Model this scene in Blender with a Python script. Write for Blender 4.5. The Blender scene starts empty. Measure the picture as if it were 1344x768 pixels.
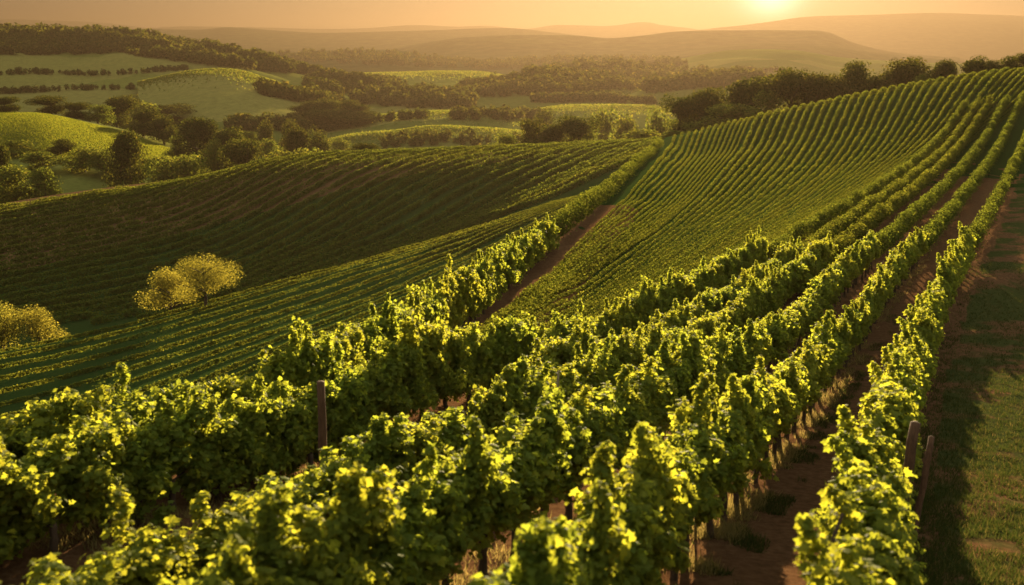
import bpy, math, random
import numpy as np
from mathutils import Vector, Matrix
from mathutils.bvhtree import BVHTree

rng = np.random.default_rng(7)
random.seed(7)
SC = bpy.context.scene
COL = SC.collection

# ------------------------------------------------------------------ camera
F = 1344.0            # focal length in pixels of the 1344 px wide photograph
HZ = 62.0             # height of the true horizon in that photograph
PITCH = math.atan((384 - HZ) / F)
cam_d = bpy.data.cameras.new('camera')
cam = bpy.data.objects.new('camera', cam_d)
COL.objects.link(cam)
cam_d.sensor_width = 36.0
cam_d.lens = 36.0
cam_d.clip_start = 0.1
cam_d.clip_end = 30000
cam.location = (0, 0, 0)
cam.rotation_euler = (math.pi / 2 - PITCH, 0, 0)
cam_d.dof.use_dof = True
cam_d.dof.focus_distance = 48
cam_d.dof.aperture_fstop = 1.25
SC.camera = cam

# ------------------------------------------------------------------ light
SUN_EL = math.radians(8.0)
SUN_AZ = math.radians(10.0)          # clockwise from straight ahead (+Y)
SUN_DIR = Vector((math.sin(SUN_AZ) * math.cos(SUN_EL), math.cos(SUN_AZ) * math.cos(SUN_EL), math.sin(SUN_EL)))
sun_d = bpy.data.lights.new('sun', 'SUN')
sun = bpy.data.objects.new('sun', sun_d)
COL.objects.link(sun)
sun_d.energy = 5.0
sun_d.angle = math.radians(0.5)
sun_d.color = (1.0, 0.76, 0.43)
sun.rotation_euler = SUN_DIR.to_track_quat('Z', 'Y').to_euler()
sun.location = (0, 0, 150)

W = bpy.data.worlds.new('World')
SC.world = W
W.use_nodes = True
wn, wl = W.node_tree.nodes, W.node_tree.links
wn.clear()
w_out = wn.new('ShaderNodeOutputWorld')
w_bg = wn.new('ShaderNodeBackground')
w_sky = wn.new('ShaderNodeTexSky')
w_sky.sky_type = 'NISHITA'
w_sky.sun_disc = False
w_sky.sun_elevation = SUN_EL
w_sky.sun_rotation = SUN_AZ
w_sky.dust_density = 4.0
w_sky.air_density = 1.2
w_sky.altitude = 100
w_bg.inputs['Strength'].default_value = 0.05
w_mul = wn.new('ShaderNodeMix')
w_mul.data_type = 'RGBA'
w_mul.blend_type = 'MULTIPLY'
w_mul.inputs[0].default_value = 1.0
w_gam = wn.new('ShaderNodeGamma')
w_gam.inputs['Gamma'].default_value = 0.42
wl.new(w_sky.outputs[0], w_gam.inputs['Color'])
wl.new(w_gam.outputs[0], w_mul.inputs[6])
w_mul.inputs[7].default_value = (0.325, 0.308, 0.315, 1)
# aureole round the low sun
w_geo = wn.new('ShaderNodeTexCoord')
w_dot = wn.new('ShaderNodeVectorMath')
w_dot.operation = 'DOT_PRODUCT'
wl.new(w_geo.outputs['Generated'], w_dot.inputs[0])
w_dot.inputs[1].default_value = Vector((math.sin(math.radians(13.7)), math.cos(math.radians(13.7)), math.tan(math.radians(2.5)))).normalized()


def w_glow(power, strength, prev):
    p = wn.new('ShaderNodeMath'); p.operation = 'POWER'; p.use_clamp = True
    wl.new(w_dot.outputs['Value'], p.inputs[0]); p.inputs[1].default_value = power
    a = wn.new('ShaderNodeMix'); a.data_type = 'RGBA'; a.blend_type = 'ADD'
    wl.new(p.outputs[0], a.inputs[0])
    wl.new(prev, a.inputs[6]); a.inputs[7].default_value = (*strength, 1)
    return a.outputs[2]


w_c = w_glow(3500, (6.0, 5.6, 4.8), w_mul.outputs[2])
w_c = w_glow(260, (1.1, .9, .65), w_c)
# paler, brighter glow added to the unseen sky overhead, fill light for shaded foliage
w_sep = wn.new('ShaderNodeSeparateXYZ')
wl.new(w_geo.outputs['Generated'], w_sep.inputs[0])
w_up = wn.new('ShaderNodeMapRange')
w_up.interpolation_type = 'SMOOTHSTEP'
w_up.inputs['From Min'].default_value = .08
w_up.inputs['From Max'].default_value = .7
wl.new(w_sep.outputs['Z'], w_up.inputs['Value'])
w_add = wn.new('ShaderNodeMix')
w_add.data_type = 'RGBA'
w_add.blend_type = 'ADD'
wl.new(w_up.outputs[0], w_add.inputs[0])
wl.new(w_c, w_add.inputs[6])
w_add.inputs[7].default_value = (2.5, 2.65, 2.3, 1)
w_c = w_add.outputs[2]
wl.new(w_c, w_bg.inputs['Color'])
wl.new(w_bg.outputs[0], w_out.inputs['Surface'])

SC.view_settings.view_transform = 'Standard'
SC.view_settings.look = 'None'
SC.view_settings.exposure = 2.92
SC.view_settings.gamma = 1.0
SC.view_settings.use_curve_mapping = False
SC.render.engine = 'CYCLES'
cy = SC.cycles
cy.use_denoising = True
cy.max_bounces = 8
cy.diffuse_bounces = 5
cy.glossy_bounces = 2
cy.transmission_bounces = 5
cy.transparent_max_bounces = 4
cy.volume_bounces = 0
cy.sample_clamp_indirect = 4.0
cy.caustics_reflective = False
cy.caustics_refractive = False

# ------------------------------------------------------------------ helpers
CP, SP = math.cos(PITCH), math.sin(PITCH)


def P(px, py, Y):
    """World point at distance Y ahead on the line of sight through photograph pixel (px, py)."""
    cx = (px - 672) / F
    cyy = (384 - py) / F
    d = np.array([cx, CP + cyy * SP, -SP + cyy * CP])
    return d * (Y / d[1])


def proj(q):
    q = np.asarray(q, float)
    dep = q[..., 1] * CP - q[..., 2] * SP
    up = q[..., 1] * SP + q[..., 2] * CP
    return 672 + F * q[..., 0] / dep, 384 - F * up / dep, dep


def mesh_obj(name, verts, faces, mat, parent=None, smooth=False, attrs=None):
    """One mesh object from numpy arrays. faces: (n,3) or (n,4) int array, or list of such arrays."""
    me = bpy.data.meshes.new(name)
    verts = np.asarray(verts, np.float32)
    fl = faces if isinstance(faces, list) else [faces]
    fl = [np.asarray(f, np.int32) for f in fl if len(f)]
    me.vertices.add(len(verts))
    me.vertices.foreach_set('co', verts.ravel())
    idx = np.concatenate([f.ravel() for f in fl])
    cnt = np.concatenate([np.full(len(f), f.shape[1], np.int32) for f in fl])
    me.loops.add(len(idx))
    me.loops.foreach_set('vertex_index', idx)
    me.polygons.add(len(cnt))
    st = np.zeros(len(cnt), np.int32)
    st[1:] = np.cumsum(cnt)[:-1]
    me.polygons.foreach_set('loop_start', st)
    me.polygons.foreach_set('use_smooth', np.full(len(cnt), smooth))
    me.update(calc_edges=True)
    for k, v in (attrs or {}).items():
        a = me.attributes.new(k, 'FLOAT', 'POINT')
        a.data.foreach_set('value', np.asarray(v, np.float32))
    me.materials.append(mat)
    o = bpy.data.objects.new(name, me)
    COL.objects.link(o)
    if parent:
        o.parent = parent
    return o


def tag(o, label=None, cat=None, group=None, kind=None):
    if label: o['label'] = label
    if cat: o['category'] = cat
    if group: o['group'] = group
    if kind: o['kind'] = kind
    return o


def empty(name, loc=(0, 0, 0), rz=0.0):
    o = bpy.data.objects.new(name, None)
    o.empty_display_size = 0.2
    COL.objects.link(o)
    o.location = loc
    o.rotation_euler = (0, 0, rz)
    return o


def copy_thing(root, loc, rz, scale=(1, 1, 1)):
    r = root.copy()
    COL.objects.link(r)
    r.location, r.rotation_euler, r.scale = loc, (0, 0, rz), scale
    for ch in root.children:
        c = ch.copy()
        COL.objects.link(c)
        c.parent = r
        for g in ch.children:
            d = g.copy()
            COL.objects.link(d)
            d.parent = c
    return r


def unit(v):
    return v / np.maximum(np.linalg.norm(v, axis=-1, keepdims=True), 1e-9)


def leaf_cloud(pos, size, normal, template='leaf', rg=rng):
    """Verts and faces of one leaf per row of pos."""
    n = len(pos)
    nrm = unit(normal)
    t = unit(np.cross(nrm, unit(rg.normal(size=(n, 3)))))
    b = np.cross(nrm, t)
    if template == 'leaf':
        # a lobed leaf: two halves folded along the midrib, three points and two notches on each
        half = [(-.12, .30, -.06), (.12, .52, -.15), (.30, .34, -.07), (.55, .50, -.17), (.68, .22, -.05)]
        tp = np.array([(0, 0, 0), (1.02, 0, -.10)] + half + [(x, -y, z) for x, y, z in half])
        fc = np.array([(0, 3, 2, 2), (0, 4, 3, 3), (0, 5, 4, 4), (0, 6, 5, 5), (0, 1, 6, 6), (0, 7, 8, 8), (0, 8, 9, 9), (0, 9, 10, 10), (0, 10, 11, 11), (0, 11, 1, 1)])[:, :3]
    else:
        tp = np.array([(-.5, 0, .0), (0, -.42, -.12), (.5, 0, .0), (0, .42, -.12)])
        fc = np.array([(0, 1, 2, 3)])
    sz = np.asarray(size)[:, None, None]
    v = pos[:, None, :] + sz * (tp[None, :, 0:1] * t[:, None, :] + tp[None, :, 1:2] * b[:, None, :] + tp[None, :, 2:3] * nrm[:, None, :])
    k = len(tp)
    f = (fc[None] + (np.arange(n) * k)[:, None, None]).reshape(-1, fc.shape[1])
    return v.reshape(-1, 3), f


def tube(path, radii, sides=7, v0=0):
    """Tapered tube along a path; returns verts and quad faces (ends closed by a fan of quads is skipped; a tip ring is pinched)."""
    path = np.asarray(path, float)
    n = len(path)
    tg = np.gradient(path, axis=0)
    tg = unit(tg)
    ref = np.array([0.31, 0.95, 0.07])
    a = unit(np.cross(tg, ref))
    b = np.cross(tg, a)
    ang = np.linspace(0, 2 * math.pi, sides, endpoint=False)
    ring = np.cos(ang)[None, :, None] * a[:, None, :] + np.sin(ang)[None, :, None] * b[:, None, :]
    v = path[:, None, :] + np.asarray(radii)[:, None, None] * ring
    v = v.reshape(-1, 3)
    f = []
    for i in range(n - 1):
        for j in range(sides):
            f.append((i * sides + j, i * sides + (j + 1) % sides, (i + 1) * sides + (j + 1) % sides, (i + 1) * sides + j))
    f = np.array(f)
    # cap on the far end
    c = len(v)
    v = np.vstack([v, path[-1:] + tg[-1:] * radii[-1] * 0.3])
    base = (n - 1) * sides
    cap = np.array([(base + j, base + (j + 1) % sides, c) for j in range(sides)])
    return v, f + v0, cap + v0


class Build:
    def __init__(s): s.v, s.f, s.n = [], [], 0

    def add(s, v, *fs):
        for f in fs: s.f.append(np.asarray(f) + s.n)
        s.v.append(np.asarray(v, float)); s.n += len(v)

    def tube(s, path, radii, sides=7):
        v, f, c = tube(path, radii, sides)
        s.add(v, f, c)

    def obj(s, name, mat, parent=None, smooth=False):
        q = [f for f in s.f if f.shape[1] == 4]
        t = [f for f in s.f if f.shape[1] == 3]
        fl = ([np.vstack(q)] if q else []) + ([np.vstack(t)] if t else [])
        return mesh_obj(name, np.vstack(s.v), fl, mat, parent, smooth)


# smooth value noise for terrain
def vnoise(x, y, seed=0):
    r = np.random.default_rng(seed)
    tab = r.random((64, 64))
    xi, yi = np.floor(x).astype(int), np.floor(y).astype(int)
    fx, fy = x - xi, y - yi
    fx, fy = fx * fx * (3 - 2 * fx), fy * fy * (3 - 2 * fy)
    g = lambda i, j: tab[(xi + i) % 64, (yi + j) % 64]
    return (g(0, 0) * (1 - fx) + g(1, 0) * fx) * (1 - fy) + (g(0, 1) * (1 - fx) + g(1, 1) * fx) * fy - 0.5


# ------------------------------------------------------------------ materials
def material(name):
    m = bpy.data.materials.new(name)
    m.use_nodes = True
    nt = m.node_tree
    nt.nodes.clear()
    out = nt.nodes.new('ShaderNodeOutputMaterial')
    return m, nt, out


def N(nt, kind, **kw):
    n = nt.nodes.new(kind)
    for k, v in kw.items(): setattr(n, k, v)
    return n


def ramp(nt, fac, stops):
    r = N(nt, 'ShaderNodeValToRGB')
    e = r.color_ramp.elements
    while len(e) < len(stops): e.new(0.5)
    for i, (p, c) in enumerate(stops):
        e[i].position = p
        e[i].color = (*c, 1)
    nt.links.new(fac, r.inputs[0])
    return r.outputs[0]


def noise(nt, scale, detail=4, vec=None, rough=0.6):
    n = N(nt, 'ShaderNodeTexNoise')
    n.inputs['Scale'].default_value = scale
    n.inputs['Detail'].default_value = detail
    n.inputs['Roughness'].default_value = rough
    if vec is not None: nt.links.new(vec, n.inputs['Vector'])
    return n.outputs['Fac']


def mixc(nt, fac, a, b, mode='MIX'):
    m = N(nt, 'ShaderNodeMix', data_type='RGBA', blend_type=mode)
    for s, v in ((0, fac), (6, a), (7, b)):
        if hasattr(v, 'is_linked'): nt.links.new(v, m.inputs[s])
        elif s == 0: m.inputs[s].default_value = v
        else: m.inputs[s].default_value = (*v, 1)
    return m.outputs[2]


def leaf_material(name, stops, trans, tfac=0.5, gloss=0.25):
    m, nt, out = material(name)
    geo = N(nt, 'ShaderNodeNewGeometry')
    c = ramp(nt, geo.outputs['Random Per Island'], stops)
    oi = N(nt, 'ShaderNodeObjectInfo')
    c = mixc(nt, 1.0, c, ramp(nt, oi.outputs['Random'], [(0, (.82, .90, .85)), (.5, (.95, .97, .92)), (1, (1.0, .96, .85))]), 'MULTIPLY')
    pr = N(nt, 'ShaderNodeBsdfPrincipled')
    pr.inputs['Roughness'].default_value = 0.65
    pr.inputs['Specular IOR Level'].default_value = gloss
    nt.links.new(c, pr.inputs['Base Color'])
    tr = N(nt, 'ShaderNodeBsdfTranslucent')
    tc = mixc(nt, 1.0, c, trans, 'MULTIPLY')
    nt.links.new(tc, tr.inputs['Color'])
    mx = N(nt, 'ShaderNodeMixShader')
    mx.inputs[0].default_value = tfac
    nt.links.new(pr.outputs[0], mx.inputs[1])
    nt.links.new(tr.outputs[0], mx.inputs[2])
    nt.links.new(mx.outputs[0], out.inputs['Surface'])
    return m


M = {}
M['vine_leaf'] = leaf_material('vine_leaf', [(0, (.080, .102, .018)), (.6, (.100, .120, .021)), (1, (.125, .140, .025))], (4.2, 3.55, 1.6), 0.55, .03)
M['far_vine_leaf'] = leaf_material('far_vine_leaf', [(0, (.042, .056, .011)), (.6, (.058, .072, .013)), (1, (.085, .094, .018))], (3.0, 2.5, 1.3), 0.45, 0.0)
M['golden_leaf'] = leaf_material('golden_leaf', [(0, (.085, .08, .018)), (.6, (.125, .112, .024)), (1, (.16, .14, .033))], (3.0, 2.7, 1.5), 0.5, 0)
M['tree_leaf'] = leaf_material('tree_leaf', [(0, (.018, .025, .006)), (.7, (.032, .038, .009)), (1, (.06, .055, .012))], (3.2, 2.6, 1.4), 0.35, 0.0)
M['shrub_leaf'] = leaf_material('shrub_leaf', [(0, (.04, .055, .01)), (.7, (.07, .08, .015)), (1, (.11, .10, .02))], (3.0, 2.6, 1.6), 0.45, 0.0)
M['grass'] = leaf_material('grass', [(0, (.022, .033, .008)), (.6, (.034, .045, .010)), (.9, (.065, .056, .017)), (1, (.12, .09, .035))], (1.6, 1.5, 1.2), 0.35, 0.0)
M['dry_grass'] = leaf_material('dry_grass', [(0, (.10, .08, .03)), (.6, (.17, .13, .05)), (1, (.24, .17, .07))], (1.8, 1.7, 1.4), 0.45, 0.0)


def bark_material(name, a, b, scale=18):
    m, nt, out = material(name)
    tc = N(nt, 'ShaderNodeTexCoord')
    mp = N(nt, 'ShaderNodeMapping')
    mp.inputs['Scale'].default_value = (1, 1, .15)
    nt.links.new(tc.outputs['Object'], mp.inputs['Vector'])
    n = noise(nt, scale, 6, mp.outputs[0], .7)
    c = ramp(nt, n, [(.3, a), (.7, b)])
    pr = N(nt, 'ShaderNodeBsdfPrincipled')
    pr.inputs['Roughness'].default_value = .9
    pr.inputs['Specular IOR Level'].default_value = .12
    nt.links.new(c, pr.inputs['Base Color'])
    bp = N(nt, 'ShaderNodeBump')
    bp.inputs['Strength'].default_value = .6
    bp.inputs['Distance'].default_value = .02
    nt.links.new(n, bp.inputs['Height'])
    nt.links.new(bp.outputs[0], pr.inputs['Normal'])
    nt.links.new(pr.outputs[0], out.inputs['Surface'])
    return m


M['vine_bark'] = bark_material('vine_bark', (.035, .022, .014), (.10, .065, .04), 40)
M['post_wood'] = bark_material('post_wood', (.04, .02, .01), (.11, .055, .028), 30)
M['stake'] = bark_material('stake', (.12, .09, .05), (.22, .17, .09), 20)
M['bark'] = bark_material('bark', (.03, .02, .012), (.08, .055, .035), 4)


def ground_material():
    m, nt, out = material('ground')
    tc = N(nt, 'ShaderNodeTexCoord')
    o = tc.outputs['Object']
    big = noise(nt, .35, 5, o)
    fine = noise(nt, 6.0, 8, o, .7)
    grit = noise(nt, 30.0, 4, o, .7)
    soil = ramp(nt, fine, [(.25, (.045, .022, .011)), (.5, (.09, .046, .022)), (.75, (.135, .075, .038))])
    turf = ramp(nt, fine, [(.25, (.022, .028, .008)), (.55, (.04, .044, .013)), (.8, (.075, .06, .022))])
    far = ramp(nt, noise(nt, .012, 5, o), [(.3, (.035, .05, .012)), (.5, (.06, .075, .018)), (.7, (.085, .09, .025))])
    at = N(nt, 'ShaderNodeAttribute', attribute_name='soil')
    af = N(nt, 'ShaderNodeAttribute', attribute_name='farness')
    mth = N(nt, 'ShaderNodeMath', operation='MULTIPLY_ADD')
    nt.links.new(big, mth.inputs[0])
    mth.inputs[1].default_value = 1.6
    nt.links.new(at.outputs['Fac'], mth.inputs[2])
    s1 = ramp(nt, mth.outputs[0], [(.85, (0, 0, 0)), (1.25, (1, 1, 1))])
    c = mixc(nt, s1, turf, soil)
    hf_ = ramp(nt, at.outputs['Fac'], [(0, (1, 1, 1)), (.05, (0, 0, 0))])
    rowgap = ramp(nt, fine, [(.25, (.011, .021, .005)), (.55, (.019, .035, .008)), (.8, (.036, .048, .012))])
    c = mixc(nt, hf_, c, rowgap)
    c = mixc(nt, af.outputs['Fac'], c, far)
    pr = N(nt, 'ShaderNodeBsdfPrincipled')
    pr.inputs['Roughness'].default_value = 1.0
    pr.inputs['Specular IOR Level'].default_value = 0.0
    nt.links.new(c, pr.inputs['Base Color'])
    add = N(nt, 'ShaderNodeMath', operation='ADD')
    nt.links.new(fine, add.inputs[0])
    nt.links.new(grit, add.inputs[1])
    bp = N(nt, 'ShaderNodeBump')
    bp.inputs['Strength'].default_value = .9
    bp.inputs['Distance'].default_value = .06
    nt.links.new(add.outputs[0], bp.inputs['Height'])
    nt.links.new(bp.outputs[0], pr.inputs['Normal'])
    nt.links.new(pr.outputs[0], out.inputs['Surface'])
    return m


def hill_material(name, stops, scale, fscale=None, fields=None):
    m, nt, out = material(name)
    tc = N(nt, 'ShaderNodeTexCoord')
    o = tc.outputs['Object']
    c = ramp(nt, noise(nt, scale, 6, o, .65), stops)
    if fields:
        vo = N(nt, 'ShaderNodeTexVoronoi')
        vo.inputs['Scale'].default_value = fscale
        vo.inputs['Randomness'].default_value = .8
        mp = N(nt, 'ShaderNodeMapping')
        mp.inputs['Rotation'].default_value = (0, 0, .5)
        mp.inputs['Scale'].default_value = (.6, 1.0, 0)
        nt.links.new(o, mp.inputs['Vector'])
        nt.links.new(mp.outputs[0], vo.inputs['Vector'])
        sep = N(nt, 'ShaderNodeSeparateColor')
        nt.links.new(vo.outputs['Color'], sep.inputs[0])
        fc = ramp(nt, sep.outputs[0], fields)
        c = mixc(nt, .75, c, fc)
    fine = noise(nt, scale * 25, 4, o, .7)
    c = mixc(nt, .5, c, ramp(nt, fine, [(.3, (.35, .35, .35)), (.7, (1, 1, 1))]), 'MULTIPLY')
    pr = N(nt, 'ShaderNodeBsdfPrincipled')
    pr.inputs['Roughness'].default_value = 1.0
    pr.inputs['Specular IOR Level'].default_value = 0.0
    nt.links.new(c, pr.inputs['Base Color'])
    nt.links.new(pr.outputs[0], out.inputs['Surface'])
    return m


M['ground'] = ground_material()
M['pasture'] = hill_material('pasture', [(.3, (.08, .09, .018)), (.5, (.12, .12, .025)), (.7, (.16, .14, .035))], .008, .0045,
                             [(0, (.07, .085, .018)), (.4, (.13, .135, .028)), (.7, (.19, .165, .045)), (1, (.09, .10, .022))])
M['meadow'] = hill_material('meadow', [(.3, (.09, .10, .02)), (.7, (.13, .13, .03))], .02)
M['meadow_grass'] = leaf_material('meadow_grass', [(0, (.06, .08, .012)), (.6, (.085, .10, .014)), (1, (.12, .125, .018))], (2.5, 2.1, 1.1), .5, 0)
M['wooded'] = hill_material('wooded', [(.3, (.02, .028, .008)), (.5, (.035, .045, .012)), (.7, (.06, .065, .02))], .02)

# ------------------------------------------------------------------ terrain
def tps_fit(pts, lam=0.02):
    pts = np.asarray(pts, float)
    n = len(pts)
    xy, z = pts[:, :2], pts[:, 2]
    s = 50.0
    q = xy / s
    r2 = ((q[:, None] - q[None]) ** 2).sum(-1)
    K = np.where(r2 > 0, r2 * np.log(r2 + 1e-12), 0) * .5 + lam * np.eye(n)
    Pm = np.hstack([np.ones((n, 1)), q])
    A = np.block([[K, Pm], [Pm.T, np.zeros((3, 3))]])
    w = np.linalg.solve(A, np.concatenate([z, np.zeros(3)]))

    def f(x, y, reach=lambda d: 14 + .12 * d, fall=.6):
        x, y = np.asarray(x, float), np.asarray(y, float)
        sh = np.broadcast(x, y).shape
        u = np.stack([np.broadcast_to(x, sh).ravel(), np.broadcast_to(y, sh).ravel()], 1)
        out = np.empty(len(u))
        for i in range(0, len(u), 20000):
            uu = u[i:i + 20000] / s
            d2 = ((uu[:, None] - q[None]) ** 2).sum(-1)
            out[i:i + 20000] = (np.where(d2 > 0, d2 * np.log(d2 + 1e-12), 0) * .5) @ w[:n] + w[n] + uu @ w[n + 1:]
            dm = np.sqrt(d2.min(1)) * s
            rr = reach(np.hypot(u[i:i + 20000, 0], u[i:i + 20000, 1]))
            out[i:i + 20000] -= np.maximum(0, dm - rr) * fall
        return out.reshape(sh)
    return f


def polyline(ctrl, Ys=None, n=40):
    """Pixel polyline with depths -> smooth world points (catmull-like by cubic resampling through chord length)."""
    w = np.array([P(*c) for c in ctrl])
    return resample(w, n)


def resample(w, n):
    w = np.asarray(w, float)
    t = np.concatenate([[0], np.cumsum(np.linalg.norm(np.diff(w, axis=0), axis=1) ** .5)])
    m = np.gradient(w, t, axis=0)
    tt = np.linspace(0, t[-1], n)
    i = np.clip(np.searchsorted(t, tt, side='right') - 1, 0, len(t) - 2)
    h = (t[i + 1] - t[i])[:, None]
    s = ((tt - t[i])[:, None]) / h
    return ((2 * s**3 - 3 * s**2 + 1) * w[i] + (s**3 - 2 * s**2 + s) * h * m[i] + (-2 * s**3 + 3 * s**2) * w[i + 1] + (s**3 - s**2) * h * m[i + 1])


def by_length(w, step):
    d = np.concatenate([[0], np.cumsum(np.linalg.norm(np.diff(w[:, :2], axis=0), axis=1))])
    n = max(2, int(d[-1] / step) + 1)
    t = np.arange(n) * step
    return np.stack([np.interp(t, d, w[:, k]) for k in range(w.shape[1])], 1)


def offset(w, dist):
    """Shift a polyline sideways (positive = to the right of its direction) in plan."""
    tg = unit(np.gradient(w[:, :2], axis=0))
    o = w.copy()
    o[:, 0] += tg[:, 1] * dist
    o[:, 1] -= tg[:, 0] * dist
    return o


def raised(w, dz):
    o = w.copy(); o[:, 2] += dz; return o


ROW_D = [(760, 905, 8.2), (885, 745, 12.5), (960, 668, 17), (1030, 582, 23.5), (1100, 492, 34), (1170, 402, 49), (1230, 332, 68), (1280, 265, 97), (1322, 205, 140), (1336, 190, 158)]
ROW_L = [(-120, 770, 11), (0, 700, 13.5), (180, 625, 16), (400, 560, 21), (600, 432, 38), (700, 345, 56), (750, 305, 68), (790, 272, 85), (835, 225, 125), (868, 194, 190)]
row_d = polyline(ROW_D, n=60)
row_l = polyline(ROW_L, n=60)
row_d[:, 2] = np.minimum(row_d[:, 2], -6.0)

A_pts = list(row_d[::5]) + list(row_l[::5])
A_pts += list(raised(offset(row_d, 2.4), .05)[::7]) + list(raised(offset(row_d, 10), .3)[::7]) + list(raised(offset(row_d, 25), -.3)[::7])
ra = raised(offset(row_d, -8.2), 0)
for (px, py, Y) in ((428, 655, 18), (100, 768, 12), (700, 500, 32)):
    A_pts.append(P(px, py, Y))
for dd, dz in ((-4, -.9), (-12, -4)):
    A_pts += list(raised(offset(row_l, dd), dz)[12::6])
far_l = row_l[row_l[:, 1] > 34]
for dd, dz in ((2, -.15), (5, -1.0)):
    A_pts += list(raised(offset(far_l, dd), dz)[::6])
A_pts += [np.array([0, 0, -4.6]), np.array([-12, 2, -5.0]), np.array([14, 0, -4.6])]
layer_a = tps_fit(A_pts, .004)

D_crest = [(-160, 292, 300), (-60, 278, 300), (60, 258, 300), (150, 246, 300), (230, 237, 300), (310, 222, 302), (400, 209, 302), (520, 203, 298), (640, 198, 292), (760, 193, 284), (860, 189, 272), (930, 186, 262)]
D_pts = [P(*c) for c in D_crest]
D_pts += [P(*c) + np.array([0, 45, -8]) for c in D_crest[::2]] + [P(*c) + np.array([0, 130, -34]) for c in D_crest[::3]]
D_pts += [P(*c) for c in ((-100, 445, 196), (0, 432, 198), (150, 415, 204), (300, 388, 210), (430, 350, 214), (560, 318, 214), (720, 268, 200), (640, 293, 206),
                          (-60, 340, 244), (150, 315, 248), (350, 280, 252), (550, 245, 248), (720, 222, 244), (830, 215, 225))]
layer_d = tps_fit(D_pts, .008)

B_crest = [(860, 193, 262), (900, 182, 250), (950, 165, 235), (1000, 153, 222), (1060, 142, 212), (1130, 123, 204), (1200, 109, 198), (1290, 103, 190), (1344, 93, 186), (1450, 78, 182)]
B_pts = [P(*c) for c in B_crest]
B_pts += [P(*c) + np.array([0, 50, -9]) for c in B_crest[::2]] + [P(*c) + np.array([0, 140, -36]) for c in B_crest[::3]]
B_pts += [P(*c) for c in ((800, 395, 60), (925, 345, 70), (1050, 290, 88), (1156, 235, 112), (1250, 205, 128), (1320, 175, 140),
                          (900, 270, 105), (1050, 230, 130), (860, 240, 125), (1000, 200, 165), (1150, 180, 150), (1250, 150, 158), (1344, 132, 160), (1450, 110, 160), (920, 215, 170))]
B_pts += list(raised(offset(row_l, 3.0), -.45)[26::3])
layer_b = tps_fit(B_pts, .5)

C_sil = [(-160, 490, 132), (-60, 472, 137), (60, 448, 142), (170, 425, 152), (300, 390, 165), (430, 356, 175), (560, 318, 184), (640, 294, 188), (725, 265, 190)]
C_pts = [P(*c) for c in C_sil]
C_pts += [P(*c) + np.array([0, 14, -4.5]) for c in C_sil] + [P(*c) + np.array([0, 40, -18]) for c in C_sil[::2]]
C_pts += [P(*c) for c in ((-60, 665, 72), (120, 612, 78), (300, 530, 90), (480, 445, 104), (-100, 555, 103), (0, 533, 108), (150, 490, 116), (300, 447, 125), (480, 390, 145), (620, 330, 165), (735, 274, 180),
                          (-60, 605, 86), (100, 565, 92), (300, 485, 105), (480, 415, 122), (640, 340, 145))]
layer_c = tps_fit(C_pts, .01)
D_pts.append


def dist_to(poly, x, y):
    """Distance in plan and side sign to a polyline."""
    best = np.full(x.shape, 1e9)
    side = np.zeros(x.shape)
    for a, b in zip(poly[:-1, :2], poly[1:, :2]):
        d = b - a
        t = np.clip(((x - a[0]) * d[0] + (y - a[1]) * d[1]) / (d @ d), 0, 1)
        ex, ey = x - a[0] - t * d[0], y - a[1] - t * d[1]
        dd = np.hypot(ex, ey)
        cr = ex * d[1] - ey * d[0]
        upd = dd < best
        best = np.where(upd, dd, best)
        side = np.where(upd, np.sign(cr), side)
    return best * side


def floor_z(x, y):
    r = np.hypot(x, y)
    return -62 + 5 * vnoise(x / 120, y / 120, 3) * np.clip((r - 300) / 200, 0, 1) - 10 * np.clip((r - 1500) / 3000, 0, 1)


def smax(a, b, k=.8):
    h = np.clip(.5 + .5 * (b - a) / k, 0, 1)
    return a * (1 - h) + b * h + k * h * (1 - h)


def terrain(x, y):
    x, y = np.asarray(x, float), np.asarray(y, float)
    r = np.hypot(x, y)
    if x.ndim == 0: return terrain(x[None], y[None])[0]
    near = r < 620
    z = floor_z(x, y)
    if near.any():
        xn, yn = x[near], y[near]
        zz = z[near]
        zz = smax(zz, layer_d(xn, yn), 3)
        zz = smax(zz, layer_c(xn, yn), 1.0)
        za = layer_a(xn, yn)
        za = za + .10 * vnoise(xn / 1.3, yn / 1.3, 5) + .05 * vnoise(xn / .4, yn / .4, 6)
        dl, da = dist_to(np.vstack([row_l[::2], row_l[-1] + (row_l[-1] - row_l[-4]) / np.linalg.norm(row_l[-1] - row_l[-4]) * 200]), xn, yn), dist_to(row_d[::3], xn, yn) + 8.2
        zb = layer_b(xn, yn) - .9 * np.clip(-dl - 1, 0, None)
        zz = smax(zz, zb, 1.0)
        za = za - .9 * np.clip(-dl - 2.2, 0, None) - .4 * np.clip(yn - 150, 0, None) * (dl > 4) * np.clip(-da / 10, 0, 1)
        za = za - .8 * np.clip(np.minimum(dl - 2.6, -da - 2), 0, None) * np.clip((yn - 28) / 14, 0, 1)
        zz = smax(zz, np.where(np.hypot(xn, yn) < 330, za, -200), np.clip((yn - 25) / 20, .4, 2.2))
        z = z.copy()
        z[near] = zz
    return z


NA, NR = 520, 640
az = np.radians(np.linspace(-62, 62, NA))
rr = np.exp(np.linspace(math.log(1.5), math.log(9000), NR))
# more rings where the vineyard hills stand
rr = np.sort(np.concatenate([np.exp(np.linspace(math.log(1.5), math.log(60), 230)), np.linspace(61, 420, 330), np.exp(np.linspace(math.log(424), math.log(12500), 96))]))
NR = len(rr)
AZ, RR = np.meshgrid(az, rr)
TX, TY = RR * np.sin(AZ), RR * np.cos(AZ)
TZ = terrain(TX, TY)


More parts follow.
